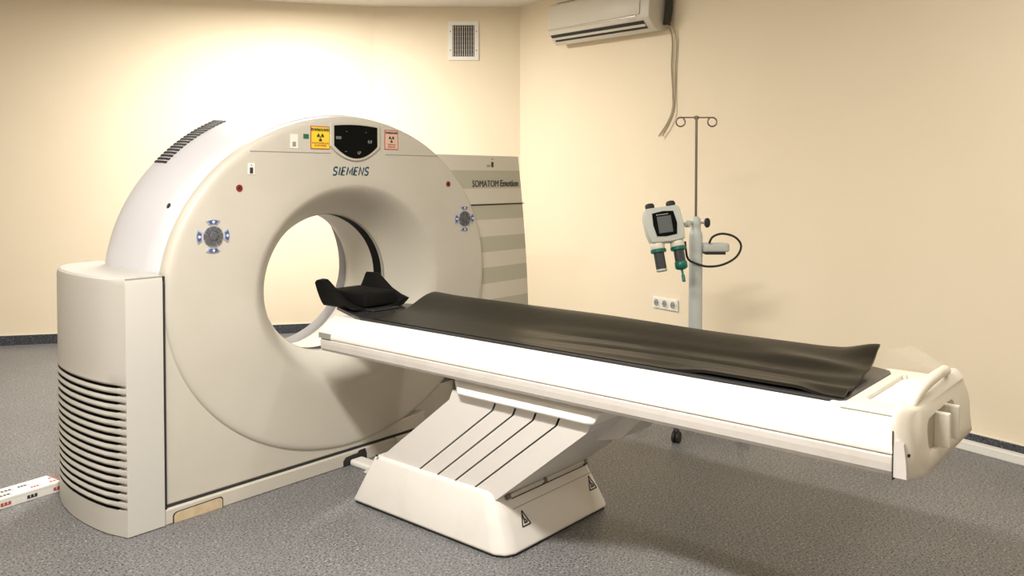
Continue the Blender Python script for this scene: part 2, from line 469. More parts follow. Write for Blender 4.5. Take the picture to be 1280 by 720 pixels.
# tan insert with rounded top-left corner
bm = bmesh.new(); pts = [(-.79, .0), (-.79, .032), (-.783, .042), (-.770, .046), (-.575, .050), (-.563, .047), (-.557, .038), (-.557, 0)]
prism(bm, [(a, b+.001) for a, b in pts], 1, -.0135, -.010); obj('insert_gap', bm, 'seam', G)
bm = bmesh.new(); prism(bm, [(-.785+(a+.79)*.957, b*.92+.001) for a, b in pts], 1, -.0155, -.010); obj('base_insert', bm, 'tan', G, label='tan insert in the plinth')
# cable notch in plinth
bm = bmesh.new(); prism(bm, [(.11, .001), (.11, .03), (.125, .046), (.17, .050), (.20, .05), (.21, .062), (.25, .064), (.26, .04), (.262, .001)], 1, -.0140, -.0115); obj('cable_notch', bm, 'seam', G)

# control panel: seam, bezel, glass, stickers
YF = -.0012
def arc_z(u0, u1, z): return B(u0, u1, YF-.0006, YF+.002, z-.0016, z+.0016)
obj('cover_seam', arc_z(-.40, .05, 1.588), 'greyprint', G)
obj('cover_seam', arc_z(.405, .79, 1.588), 'greyprint', G)
def display(s, dz=0):
    c = (.2035, 1.648+dz); P = []
    w = .138
    for k in range(9): P.append((-w+2*w*k/8, .078+.008*(1-((k-4)/4)**2)))
    for k in range(15):
        tt = k/14; P.append((w-2*w*tt, -.022-.062*(1-(2*tt-1)**2)))
    return [(c[0]+a*s, c[1]+b*s) for a, b in P]
bm = bmesh.new(); prism(bm, display(1.16), 1, -.010, .01); obj('display_bezel', bm, 'cover', G, bevel=(.005, 3))
bm = bmesh.new(); prism(bm, display(1.0), 1, -.0125, -.008); ds = obj('display_panel', bm, 'glass', G, label='black glass display panel')
for uu, zz, s_ in [(.091, 1.665, '000'), (.291, 1.65, '0.0'), (.141, 1.70, '-'), (.266, 1.70, '-'), (.221, 1.592, 'LP'), (.136, 1.60, '--')]:
    lettering('display_digits', s_, .022, MW_front(uu, -.0133, zz), 'greyprint', ds)
def word_bm(word, x0, x1, z0, z1, y, th, shear):
    G_ = {'S': [[(1, .86), (.78, 1), (.22, 1), (0, .86), (0, .64), (.2, .53), (.8, .45), (1, .34), (1, .14), (.78, 0), (.2, 0), (0, .12)]],
          'I': [[(.5, 0), (.5, 1)]], 'E': [[(1, 0), (0, 0), (0, 1), (1, 1)], [(0, .52), (.88, .52)]],
          'M': [[(0, 0), (.06, 1), (.5, .22), (.94, 1), (1, 0)]], 'N': [[(0, 0), (0, 1), (1, 0), (1, 1)]]}
    W_ = {'S': .8, 'I': .22, 'E': .72, 'M': 1.25, 'N': .92}
    gap = .50; tot = sum(W_[c] for c in word)+gap*(len(word)-1); k = (x1-x0)/tot; x = x0; bm = bmesh.new(); h = z1-z0
    for c in word:
        w = W_[c]*k
        for path in G_[c]:
            P = [Vector((x+a*w+shear*(b-.5)*h, z0+th*.5+b*(h-th))) for a, b in path]
            n = len(P); L = []; Rr = []
            for q in range(n):
                d = (P[min(q+1, n-1)]-P[max(q-1, 0)]).normalized(); nn = Vector((-d.y, d.x))
                if 0 < q < n-1:
                    d1 = (P[q]-P[q-1]).normalized(); cosx = max(.5, nn.dot(Vector((-d1.y, d1.x))))
                else: cosx = 1; P[q] = P[q]+d*(th*.45 if q else -th*.45)*0
                L.append(P[q]+nn*th/2/cosx); Rr.append(P[q]-nn*th/2/cosx)
            for q in range(n-1):
                hexa(bm, [(p.x, y, p.y) for p in (L[q], L[q+1], Rr[q+1], Rr[q])]+[(p.x, y-.001, p.y) for p in (L[q], L[q+1], Rr[q+1], Rr[q])])
        x += w+gap*k
    return bm
obj('lettering', word_bm('SIEMENS', .068, .290, 1.476, 1.522, -.0002, .0072, .22), 'blue', G, label='dark teal maker lettering')

def sticker(u, z, w, h, m, nm='warning_sticker', border=None, lab=None, y=YF):
    s = obj(nm, B(u-w/2, u+w/2, y-.001, y+.002, z-h/2, z+h/2), border or m, G, label=lab)
    if border: obj('sticker_face', B(u-w/2+.004, u+w/2-.004, y-.0016, y, z-h/2+.004, z+h/2-.004), m, s)
    return s
def trefoil(u, z, r, par, y):
    bm = bmesh.new(); cyl(bm, (u, y, z), (u, y-.0006, z), r*.2, n=12)
    for a in (90-60-60+0, 150, 270):
        pass
    for a in (30, 150, 270):
        P = []
        for k in range(7): th = R(a-30+10*k); P.append((u+r*math.cos(th), z+r*math.sin(th)))
        for k in range(7): th = R(a+30-10*k); P.append((u+r*.33*math.cos(th), z+r*.33*math.sin(th)))
        prism(bm, P, 1, y, y-.0006)
    obj('trefoil_symbol', bm, 'darkprint', par)
s = sticker(-.012, 1.662, .114, .112, 'yellow', border='redprint', lab='yellow radiation warning sticker')
lettering('sticker_text', 'ВНИМАНИЕ!', .018, MW_front(-.012, YF-.002, 1.700, 1.0), 'darkprint', s, bold=.0005)
lettering('sticker_text', 'РЕНТГЕНОВСКОЕ\nИЗЛУЧЕНИЕ', .0115, MW_front(-.012, YF-.002, 1.629), 'redprint', s)
trefoil(-.012, 1.665, .021, s, YF-.0018)
s = sticker(.447, 1.667, .094, .104, 'pink', border='redprint', lab='beige radiation warning sticker')
lettering('sticker_text', 'ВНИМАНИЕ', .0145, MW_front(.447, YF-.002, 1.703), 'darkprint', s, bold=.0004)
lettering('sticker_text', 'РЕНТГЕН\nОПАСНО', .012, MW_front(.447, YF-.002, 1.635), 'redprint', s)
trefoil(.447, 1.671, .019, s, YF-.0018)
s = sticker(-.163, 1.640, .042, .068, 'whitest', nm='label_sticker', lab='white label with a printed figure')
obj('printed_figure', B(-.174, -.154, YF-.0018, YF-.001, 1.615, 1.638), 'greyprint', s)
sticker(-.095, 1.666, .030, .022, 'greenst', nm='label_sticker', lab='small green sticker')
s = sticker(-.395, 1.507, .034, .052, 'whitest', nm='label_sticker')
obj('printed_figure', B(-.403, -.386, YF-.0018, YF-.001, 1.485, 1.513), 'darkprint', s)
bm = bmesh.new(); box(bm, -.398, -.391, YF-.0018, YF-.001, 1.519, 1.527); obj('printed_figure', bm, 'greyprint', s)
# label on the striped cover
for a, b, c_, d, m_ in [(1.245, 1.275, 1.530, 1.545, 'greyprint'), (1.285, 1.305, 1.530, 1.562, 'darkprint'), (1.288, 1.30, 1.575, 1.583, 'greyprint')]:
    obj('label_print', B(a, b, .0345, .037, c_, d), m_, G)

# laser windows
for u, z in [(-.456, 1.419), (.875, 1.43)]:
    bm = bmesh.new(); cyl(bm, (u, .002, z), (u, -.003, z), .016, n=24, mi=0); cyl(bm, (u, -.003, z), (u, -.0045, z), .008, n=16, mi=1)
    obj('laser_window', bm, ['redp', 'seam'], G, label='small red laser window')
# button clusters
for u, z, s in [(-.587, 1.209, 1.0), (1.007, 1.227, 1.0)]:
    q = thing('control_buttons', '', '', (0, 0, 0)); del q['label']; del q['category']
    bpy.data.objects.remove(q)
    bm = bmesh.new(); cyl(bm, (u, .002, z), (u, -.004, z), .047*s, n=40)
    cl = obj('control_buttons', bm, 'btnsil', G, label='round cluster of grey and blue control buttons')
    for k in range(8):
        a0 = R(45*k+4-22.5); a1 = R(45*k+41-22.5); P = []
        for j in range(6): a = a0+(a1-a0)*j/5; P.append((u+.045*s*math.cos(a), z+.043*s*math.sin(a)))
        for j in range(6): a = a1+(a0-a1)*j/5; P.append((u+.024*s*math.cos(a), z+.023*s*math.sin(a)))
        bm = bmesh.new(); prism(bm, P, 1, -.003, -.009); obj('button', bm, 'btn', cl)
    bm = bmesh.new(); lathe(bm, (u, -.003, z), [(.021*s, 0), (.021*s, .006), (.014*s, .009), (.005, .009)], axis=(0, -1, 0)); obj('button', bm, 'btn', cl)
    for k in range(4):
        am = 90*k; P = []
        for j in range(7): a = R(am-25+50*j/6); P.append((u+.079*s*math.cos(a), z+.074*s*math.sin(a)))
        for j in range(5): a = R(am+20-40*j/4); P.append((u+.056*s*math.cos(a), z+.053*s*math.sin(a)))
        bm = bmesh.new(); prism(bm, P, 1, .001, -.004); b1 = obj('arrow_button', bm, 'btnsil', cl)
        Q = [(u+(a-u)*.985*.0+(a-u)*1.0, b) for a, b in P]
        ca, sa = math.cos(R(am)), math.sin(R(am)); cu, cz = u+.067*s*ca, z+.063*s*sa
        bm = bmesh.new(); prism(bm, [(cu+(a-cu)*.72, cz+(b-cz)*.72) for a, b in P], 1, -.0035, -.0065); obj('button_inlay', bm, 'btnblue', b1)
        bm = bmesh.new(); cyl(bm, (cu, -.006, cz), (cu, -.0075, cz), .006, n=12); obj('button_light', bm, 'whitest', b1)

# ------------------------------------------------------------------ patient table
T = thing('patient_table', 'long white patient table on a slanted lifting pedestal in front of the scanner', 'patient table', (.2, -.9, 0))
UC = .215
def mirror_prof(P):   # P from near-bottom going up to the near top; mirrored about UC
    return P+[(2*UC-a, b) for a, b in reversed(P)]
V0, V1 = -.155, -2.705
low = mirror_prof([(-.02, .648), (-.105, .648), (-.130, .655), (-.1385, .668), (-.1415, .690), (-.1415, .7105), (-.135, .7125)])
bm = bmesh.new(); prism(bm, low, 1, V0-.01, V1); obj('lower_rail', bm, 'tablelow', T, bevel=(.004, 2, 50))
up_ = mirror_prof([(-.134, .7135), (-.140, .7155), (-.1425, .722), (-.139, .738), (-.126, .756), (-.105, .775), (-.080, .792), (-.052, .804), (-.045, .806), (-.04, .798)])
bm = bmesh.new(); prism(bm, up_, 1, V0, V1); obj('table_body', bm, 'table', T, auto=40, label='bright white rounded table body')
bm = bmesh.new(); box(bm, -.1425, -.135, V0-.16, V0-.012, .716, .742); obj('end_label', B(-.146, -.13, V0-.09, V0-.006, .717, .741), 'greyprint', T, label='small grey label at the head end')
bm.free()
# dark sliding tabletop
bm = bmesh.new(); P = []
u0, u1 = -.046, .475
pl = [(u0, -.34), (u0+.05, -.22), (.10, .02), (.14, .06), (.28, .06), (.34, .0), (u1-.05, -.22), (u1, -.34), (u1, -2.47), (u1-.03, -2.53), (u1-.07, -2.545), (u0+.02, -2.545), (u0, -2.53)]
prism(bm, pl, 2, .797, .815); obj('tabletop', bm, 'ctop', T, bevel=(.005, 3), label='dark sliding tabletop')
# foot tray
bm = bmesh.new(); box(bm, -.066, .50, -2.700, -2.50, .71, .812); tr = obj('foot_tray', bm, 'cream', T, bevel=(.012, 3), label='cream foot tray')
cb = B(.03, .43, -2.67, -2.575, .748, .9)
bmesh.ops.bevel(cb, geom=list(cb.edges), offset=.012, segments=3, affect='EDGES')
cb.transform(Matrix.Translation(-T.location)); 
boolean(tr, [cb])
obj('tray_seam', B(-.0685, -.05, -2.712, -2.54, .7995, .802), 'greyprint', T)
# end cap
def rrect(u0, u1, z0, z1, r, n=6):
    P = []
    for cx, cz, a0 in [(u1-r, z1-r, 0), (u0+r, z1-r, 90), (u0+r, z0+r, 180), (u1-r, z0+r, 270)]:
        for k in range(n+1): a = R(a0+90*k/n); P.append((cx+r*math.cos(a), cz+r*math.sin(a)))
    return P
bm = bmesh.new(); rings = []
for v, s in [(-2.70, 0), (-2.735, .0), (-2.762, .003), (-2.780, .009), (-2.792, .018), (-2.80, .032)]:
    q = []
    for (a, b) in rrect(-.138+s, .568-s, .638+s*.55, .836-s*.45, min(.050+s*.6, .094-s*.5)):
        # top leans back towards the tray, sides sweep back
        pr = (-2.70-v)/.10
        sweep = .06*abs((a-.215)/.353)**2.5+.035*max(b-.74, 0)/.1
        q.append(bm.verts.new((a, v+sweep*pr, b)))
    rings.append(q)
for a, b in zip(rings, rings[1:]):
    for i in range(len(a)): bm.faces.new([a[i], a[(i+1) % len(a)], b[(i+1) % len(a)], b[i]])
bm.faces.new(rings[0]); bm.faces.new(rings[-1])
cap = obj('end_cap', bm, 'cream', T, auto=45, label='cream rounded foot end cap')
def tb(b): b.transform(Matrix.Translation(-T.location)); return b
c1 = prism(bmesh.new(), rrect(.02, .345, .688, .782, .035), 1, -2.90, -2.745)
boolean(cap, [tb(c1)])
for u in (.125, .235):
    bm = bmesh.new(); box(bm, u-.010, u+.010, -2.788, -2.742, .684, .786); obj('end_handle', bm, 'cream', T, bevel=(.005, 2))
bm = prism(bmesh.new(), rrect(.022, .343, .690, .780, .033), 1, -2.748, -2.743); obj('recess_shade', bm, 'recess', T, label='back plate in the end cap recess with its shade painted darker beige')  # plate coloured as the shade at the back of the recess
# raised grab rail arching over the cap
bm = bmesh.new(); tube(bm, [(-.06, -2.715, .800), (.0, -2.72, .838), (.08, -2.725, .862), (.215, -2.728, .872), (.34, -2.722, .862), (.42, -2.70, .845), (.50, -2.68, .81)], .016, 10); obj('grab_rail', bm, 'cream', T, smooth=True)
for u, v, z in [(-.116, -2.7395, .715), (.535, -2.7215, .80)]:
    bm = bmesh.new(); lathe(bm, (u, v+.004, z), [(.007, 0), (.007, .006), (.004, .009)], 12, axis=(-.35 if u < 0 else .35, -1, 0)); obj('screw', bm, 'seam', T)
bm = bmesh.new(); box(bm, -.1415, -.02, -2.7065, -2.7040, .646, .78); obj('cap_gap', bm, 'seam', T)
bm = bmesh.new(); prism(bm, [(-2.706, .654), (-2.706, .735), (-2.712, .752), (-2.722, .758), (-2.733, .748), (-2.739, .70), (-2.741, .654)], 0, -.1395, -.12); obj('cap_bumper', bm, 'tablelow', T, label='greyish bumper where the rail meets the cap')

# carriage under the table
bm = bmesh.new()
cs = [(-.055, .652), (-.072, .638), (-.092, .628), (-.118, .598), (-.110, .588), (.540, .588), (.548, .598), (.522, .628), (.502, .638), (.485, .652)]
rr_ = []
for v, k in [(-.955, .86), (-1.01, 1.0), (-1.69, 1.0), (-1.715, .97)]:
    rr_.append([bm.verts.new((UC+(a-UC)*k, v-(.0 if b > .62 else (.03 if v > -1.2 else -.02)), b)) for a, b in cs])
for a, b in zip(rr_, rr_[1:]):
    for i in range(10): bm.faces.new([a[i], a[(i+1) % 10], b[(i+1) % 10], b[i]])
bm.faces.new(rr_[0]); bm.faces.new(rr_[-1])
obj('carriage', bm, 'table', T, bevel=(.005, 2, 30), label='white carriage under the table body')
bm = bmesh.new(); prism(bm, [(-1.70, .648), (-1.80, .648), (-1.78, .60), (-1.66, .48), (-1.55, .45), (-1.60, .60)], 0, .12, .34); obj('lift_bracket', bm, 'tablelow', T, bevel=(.004, 1))
# slanted lifting arm with grooves
def arm_edge(z, e):
    # v positions of the gantry-side (e=0) and foot-side (e=1) edges
    if z <= .55: k = (z-.15)/.4
    else: k = 1
    a0 = -.445+(-.96+.445)*k-(.02 if z > .55 else 0); a1 = -1.16-(1.655-1.16)*k-(.02 if z > .55 else 0)
    return a0, a1
bm = bmesh.new()
zz = [.12, .55, .594]
ww = [arm_edge(z, 0) for z in zz]
lo = []
fr = [0, .272, .290, .452, .470, .636, .654, .82, .838, 1.0]
# side outline with groove recesses
fr = []
gro = [.347, .497, .642, .800]
for g in gro: fr += [g-.006, g+.006]
allf = [0]+fr+[1]
def side_rows(us, sgn):
    rows = []
    for (a0, a1), z in zip(ww, zz):
        row = []
        for k, f in enumerate(allf):
            v = a0+(a1-a0)*f
            row.append((us, v, z))
        rows.append(row)
    return rows
cols = []   # closed ring per z: near side with grooves, foot side, far side, gantry side
for (a0, a1), z in zip(ww, zz):
    ring = []
    ring.append((-.085, a0, z))
    for g in gro:
        for dd, uu in ((-.0045, -.085), (-.0045, -.077), (.0045, -.077), (.0045, -.085)):
            ring.append((uu, a0+(a1-a0)*g+dd, z))
    ring.append((-.085, a1, z)); ring.append((.515, a1, z)); ring.append((.515, a0, z))
    cols.append([bm.verts.new(p) for p in ring])
nr = len(cols[0])
for a, b in zip(cols, cols[1:]):
    for i in range(nr):
        f = bm.faces.new([a[i], a[(i+1) % nr], b[(i+1) % nr], b[i]])
        k = i-1
        if 0 <= k < 16 and k % 4 == 1: f.material_index = 1
bm.faces.new(cols[-1])
obj('lifting_arm', bm, ['armp', 'seam'], T, label='slanted lifting arm with four grooves')
# pedestal base
bm = bmesh.new()
lo_ = [(-.150, -.405), (-.150, -1.262), (-.128, -1.305), (-.085, -1.325), (.535, -1.325), (.575, -1.295), (.575, -.405)]
hi_ = [(-.098, -.50), (-.098, -1.165), (-.088, -1.195), (-.055, -1.215), (.500, -1.215), (.522, -1.195), (.522, -.50)]
a = [bm.verts.new((*p, .008)) for p in lo_]; b = [bm.verts.new((*p, .222)) for p in hi_]
bm.faces.new(a); bm.faces.new(b)
for i in range(7): bm.faces.new([a[i], a[(i+1) % 7], b[(i+1) % 7], b[i]])
pb = obj('pedestal_base', bm, 'base', T, bevel=(.018, 4, 20), auto=40, label='low white pedestal base with sloping sides')
bm = bmesh.new(); prism(bm, [(-.140, -.42), (-.140, -1.25), (-.08, -1.312), (.53, -1.312), (.562, -1.29), (.562, -.42)], 2, 0, .012); obj('base_shadow_strip', bm, 'seam', T)  # dark strip painted in for the thin shadow under the base
# end face: helper placing points on the sloped face
def endface(u, z, o=0):
    k = (z-.008)/(.222-.008); v = -1.325+(1.325-1.215)*k; n = Vector((0, -.214, -.11)).normalized(); n = Vector((0, -.89, .457))
    return Vector((u, v, z))+n*o
bm = bmesh.new(); cyl(bm, endface(-.035, .196, .008), endface(.50, .200, .008), .0085, n=12); rd = obj('cross_bar', bm, 'tablelow', T, auto=40)
for u in (-.035, .20, .49):
    bm = bmesh.new(); cyl(bm, endface(u-.008, .197, .009), endface(u+.008, .197, .009), .0125, n=14); obj('bar_clamp', bm, 'darksteel', T)
def strip(bm, p, q, w, t=.0012):
    p = Vector(p); q = Vector(q); d = (q-p).normalized(); n = Vector((0, -.89, .457)); s = d.cross(n).normalized()*w/2
    a = [p-s, q-s, q+s, p+s]; lo = [x-n*t for x in a]; hi = [x+n*t for x in a]; hexa(bm, lo+hi)
bm = bmesh.new(); strip(bm, endface(-.01, .184), endface(.50, .186), .004); obj('bar_seam', bm, 'seam', T)
bm = bmesh.new(); strip(bm, endface(-.02, .150), endface(.525, .152), .003); strip(bm, endface(.525, .152), endface(.512, .212), .005); obj('cover_seam', bm, 'greyprint', T)
for u, z in [(.022, .108), (.49, .118)]:
    w = .05; h = .052; bm = bmesh.new()
    P = [endface(u-w/2, z-h/2), endface(u+w/2, z-h/2), endface(u, z+h/2)]
    for i in range(3): strip(bm, P[i], P[(i+1) % 3], .006)
    strip(bm, endface(u-.010, z-.016), endface(u+.012, z-.016), .007); strip(bm, endface(u-.004, z-.016), endface(u-.004, z+.012), .006); strip(bm, endface(u+.011, z-.014), endface(u-.002, z-.002), .005)
    obj('crush_warning_symbol', bm, 'darkprint', T, label='printed black triangle symbol for crushing hazard')
bm = bmesh.new(); cyl(bm, (-.108, -.53, .226), (-.108, -.53, .232), .006, n=10); obj('screw', bm, 'seam', T)

# white cable trunk from scanner to pedestal
t = obj('cable_conduit', B(.145, .225, -.402, -.016, 0, .032), 'duct', bevel=(.012, 3)); tag(t, 'short white cable conduit on the floor between scanner plinth and table pedestal', 'cable duct')

# mattress
def smooth01(x): x = max(0, min(1, x)); return x*x*(3-2*x)
bm = bmesh.new(); NU, NV = 40, 120
gr = []
for j in range(NV+1):
    tv = j/NV; row = []
    for i in range(NU+1):
        tu = i/NU
        vh = -.40+.125*smooth01(tu)                    # head edge is cut on the slant
        vf = -2.535+.055*tu
        v = vh+(vf-vh)*tv
        u = -.028+(.50+.028)*tu
        curl = .052*smooth01((tu-.42)/.58)**1.2
        curl *= (1-.22*smooth01((tv-.45)/.3)*(1-smooth01((tv-.9)/.1)))
        z = .818+curl
        z += .014*smooth01((.10-tu)/.10)*0
        # long creases in the lower half
        z += .006*math.sin(7*tu*math.pi+1.5*math.sin(6*tv))*smooth01((tv-.3)/.3)*smooth01((.75-tu)/.3)*smooth01(tu/.15)
        # fold swelling near the foot end
        z += .022*math.exp(-((tu-.52-(1-tv)*1.1)/.12)**2)*smooth01((tv-.78)/.16)
        z += .012*math.exp(-((tu-.16)/.12)**2)*smooth01((tv-.9)/.1)
        z += .016*math.exp(-(tu/.16)**2)*smooth01((tv-.72)/.08)*(1-smooth01((tv-.93)/.05))
        z += .020*smooth01((tu-.8)/.2)*smooth01((tv-.94)/.06)
        z += .010*math.exp(-((tv)/.05)**2)*(tu*.6)
        row.append((u, v, z))
    gr.append(row)
top = [[bm.verts.new(p) for p in r] for r in gr]
bot = [[bm.verts.new((p[0], p[1], max(p[2]-.010, .8165))) for p in r] for r in gr]
for j in range(NV):
    for i in range(NU):
        bm.faces.new([top[j][i], top[j][i+1], top[j+1][i+1], top[j+1][i]])
        bm.faces.new([bot[j][i], bot[j+1][i], bot[j+1][i+1], bot[j][i+1]])
for j in range(NV):
    bm.faces.new([top[j][0], top[j+1][0], bot[j+1][0], bot[j][0]]); bm.faces.new([top[j][NU], bot[j][NU], bot[j+1][NU], top[j+1][NU]])
for i in range(NU):
    bm.faces.new([top[0][i], bot[0][i], bot[0][i+1], top[0][i+1]]); bm.faces.new([top[NV][i], top[NV][i+1], bot[NV][i+1], bot[NV][i]])
mt = obj('table_mat', bm, 'mat', auto=50)
tag(mt, 'long dark vinyl mat lying on the patient table with a curled far edge', 'mat')

# head holder
H = thing('head_holder', 'black foam head holder with two upright side wings at the scanner end', 'head rest', (.2, -.05, .815))
bm = bmesh.new(); NA, NL = 24, 40
def lerp_tab(x, tab):
    for (a, va), (b, vb_) in zip(tab, tab[1:]):
        if x <= b: return va+(vb_-va)*max(0, (x-a))/(b-a)
    return tab[-1][1]
def hh(aa, v, th):
    # aa from -1 (near side) to 1 (far side)
    near = [(-.26, .828), (-.17, .832), (-.10, .862), (.03, .945), (.05, .955), (.095, .955), (.112, .94)]
    far = [(-.26, .84), (-.14, .868), (-.07, .895), (.015, .95), (.035, .965), (.10, .965), (.112, .95)]
    rim = lerp_tab(v, near if aa < 0 else far)
    s = abs(aa); half = .145
    u = .212+half*math.copysign(s**.85, aa)
    z = .822+(rim-.822)*(s**2.2)
    return Vector((u, v, z))
vs_ = [-.20+.312*j/NL for j in range(NL+1)]
inn = [[bm.verts.new(hh(-1+2*i/NA, v, 0)+Vector((0, 0, .0))) for i in range(NA+1)] for v in vs_]
def outp(i, v):
    aa = -1+2*i/NA; p = hh(aa, v, 0); s_ = abs(aa)
    return Vector((p.x+math.copysign(.034*s_, aa), v, .8155+(p.z-.004-.8155)*max(0, (s_-.7)/.3)**.7))
out = [[bm.verts.new(outp(i, v)) for i in range(NA+1)] for v in vs_]
for j in range(NL):
    for i in range(NA):
        bm.faces.new([inn[j][i], inn[j+1][i], inn[j+1][i+1], inn[j][i+1]]); bm.faces.new([out[j][i], out[j][i+1], out[j+1][i+1], out[j+1][i]])
    bm.faces.new([inn[j][0], out[j][0], out[j+1][0], inn[j+1][0]]); bm.faces.new([inn[j][NA], inn[j+1][NA], out[j+1][NA], out[j][NA]])
for i in range(NA):
    bm.faces.new([inn[0][i], inn[0][i+1], out[0][i+1], out[0][i]]); bm.faces.new([inn[NL][i], out[NL][i], out[NL][i+1], inn[NL][i+1]])
obj('cradle', bm, 'foam', H, auto=60)
bm = bmesh.new(); box(bm, .11, .315, -.19, .105, .824, .898); obj('head_pad', bm, 'foam', H, bevel=(.015, 3), auto=50)
bm = bmesh.new(); box(bm, .10, .27, -.26, -.202, .8155, .825); obj('mounting_tongue', bm, 'ctop', H, bevel=(.003, 1))

# clear film at the foot end
bm = bmesh.new()
P = [(.515, -2.40, .816), (.517, -2.50, .87), (.518, -2.58, .895), (.515, -2.70, .83), (.513, -2.66, .817)]
bm.faces.new([bm.verts.new(p) for p in P]); bmesh.ops.solidify(bm, geom=list(bm.faces), thickness=.0006)
t = obj('plastic_film', bm, 'film'); tag(t, 'loose clear plastic film standing at the far edge of the table foot end', 'plastic film')

# ------------------------------------------------------------------ IV stand with injector
IVR = -R(YAW)
S = thing('iv_stand', 'grey wheeled stand with a thin rod and two hanging rings by the right wall', 'IV stand', (1.874, -1.039, 0), IVR)
bm = bmesh.new(); lathe(bm, (0, 0, .095), [(.038, 0), (.0395, .01), (.0395, 1.03), (.034, 1.055), (.030, 1.06), (.028, 1.085)], 32); obj('column', bm, 'pole', S, local=True, auto=40)
bm = bmesh.new(); lathe(bm, (0, 0, 1.175), [(.026, 0), (.029, .01), (.027, .05), (.017, .062), (.012, .065)], 24); obj('clamp_collar', bm, 'pole', S, local=True, auto=40)
bm = bmesh.new(); cyl(bm, (0, 0, 1.20), (0, 0, 1.815), .0075, n=14); obj('rod', bm, 'darksteel', S, local=True, auto=40)
bm = bmesh.new(); lathe(bm, (0, 0, 1.805), [(.013, 0), (.013, .018), (.004, .022)], 16)
tube(bm, [(-.085, 0, 1.816), (.085, 0, 1.816)], .004, 8, smooth=False)
for sx in (-1, 1):
    pts = [(sx*.085, 0, 1.816)]
    for k in range(0, 22): a = R(90-sx*0); th = R(90+ (k*15.5)*(-sx)); pts.append((sx*.092+.026*math.cos(th), .0+.002*k*sx*0, 1.790+.026*math.sin(th)))
    tube(bm, pts, .0045, 8, k=2)
obj('hanging_rings', bm, 'darksteel', S, local=True, auto=60)
# knob
bm = bmesh.new(); cyl(bm, (.02, 0, 1.203), (.062, 0, 1.203), .007, n=12, mi=0); obj('knob_stem', bm, 'steel', S, local=True)
bm = bmesh.new(); lathe(bm, (.05, 0, 1.203), [(.012, 0), (.028, .006), (.030, .02), (.022, .03)], 7, axis=(1, 0, 0)); obj('knob', bm, 'rubber', S, local=True, bevel=(.002, 2))
# five legs with casters
lp = []
angs = [math.degrees(math.atan2(-.27, -.157))+72*k for k in range(5)]
bm = bmesh.new(); lathe(bm, (0, 0, .075), [(.055, 0), (.058, .02), (.045, .05), (.040, .06)], 24); obj('hub', bm, 'steel', S, local=True, auto=40)
for a in angs:
    a = R(a); d = Vector((math.cos(a), math.sin(a), 0)); s_ = Vector((-d.y, d.x, 0))
    bm = bmesh.new(); p = d*.03; q = d*.335
    hexa(bm, [p-s_*.018+Vector((0, 0, .078)), q-s_*.013+Vector((0, 0, .078)), q+s_*.013+Vector((0, 0, .078)), p+s_*.018+Vector((0, 0, .078)),
              p-s_*.018+Vector((0, 0, .112)), q-s_*.013+Vector((0, 0, .092)), q+s_*.013+Vector((0, 0, .092)), p+s_*.018+Vector((0, 0, .112))])
    leg = obj('leg', bm, 'steel', S, local=True, bevel=(.003, 2))
    bm = bmesh.new(); w = s_ ; c = d*.324+Vector((0, 0, .031))
    cyl(bm, c-w*.020, c-w*.004, .031, n=24); cyl(bm, c+w*.004, c+w*.020, .031, n=24); cyl(bm, c-w*.005, c+w*.005, .010, n=12)
    lathe(bm, (*c.xy, .052), [(.016, 0), (.018, .015), (.010, .027)], 14)
    obj('caster', bm, 'rubber', leg, local=True, auto=40)
# small tray with handle
bm = bmesh.new(); prism(bm, [(.035, -.05), (.17, -.05), (.192, -.03), (.188, .03), (.16, .05), (.035, .05)], 2, 1.035, 1.085); tr2 = obj('accessory_tray', bm, 'pump', S, local=True, bevel=(.012, 3), auto=50, label='small pale tray')
bm = bmesh.new(); box(bm, .05, .165, -.040, .04, 1.020, 1.034); obj('tray_grille', bm, 'seam', tr2, local=True)
# injector head
I = thing('contrast_injector', 'tilted pale grey contrast injector head with a dark screen and two green collared syringes', 'contrast injector', (1.874, -1.039, 1.2), IVR)
J = Matrix.Translation((-.212, -.13, -.005)) @ Matrix.Rotation(R(-8), 4, 'Y') @ Matrix.Rotation(R(-12), 4, 'X') @ Matrix.Diagonal((.88, .88, .88, 1))
def jl(b): b.transform(J); return b
bm = bmesh.new()
prism(bm, [(-.112, .105), (-.100, .115), (.095, .115), (.112, .100), (.122, -.01), (.115, -.105), (.03, -.115), (-.10, -.108), (-.118, -.05), (-.125, .06)], 1, -.055, .055)
obj('injector_body', jl(bm), 'pump', I, local=True, bevel=(.014, 4, 20), auto=50)
bm = bmesh.new(); prism(bm, [(-.070, .078), (.0, .085), (.066, .078), (.078, .0), (.066, -.072), (.0, -.078), (-.062, -.072), (-.074, 0)], 1, -.0605, -.05); sc_ = obj('screen_bezel', jl(bm), 'glass', I, local=True)
bm = bmesh.new(); box(bm, -.045, .045, -.0625, -.058, -.055, .052); obj('screen', jl(bm), 'screen', sc_, local=True)
bm = text_bm('medrad', .018, Matrix.Translation((0, -.062, .066)) @ Matrix.Rotation(R(90), 4, 'X')) if False else bmesh.new()
box(bm, -.045, -.035, -.0625, -.06, .060, .068); box(bm, -.030, .030, -.0625, -.06, .061, .066); obj('maker_mark', jl(bm), 'greyprint', sc_, local=True)
for x in (-.068, .068):
    bm = bmesh.new(); lathe(bm, (x, 0, .108), [(.018, 0), (.018, .012), (.030, .014), (.031, .030), (.024, .042), (.01, .045)], 18); obj('plunger_knob', jl(bm), 'rubber', I, local=True, auto=45)
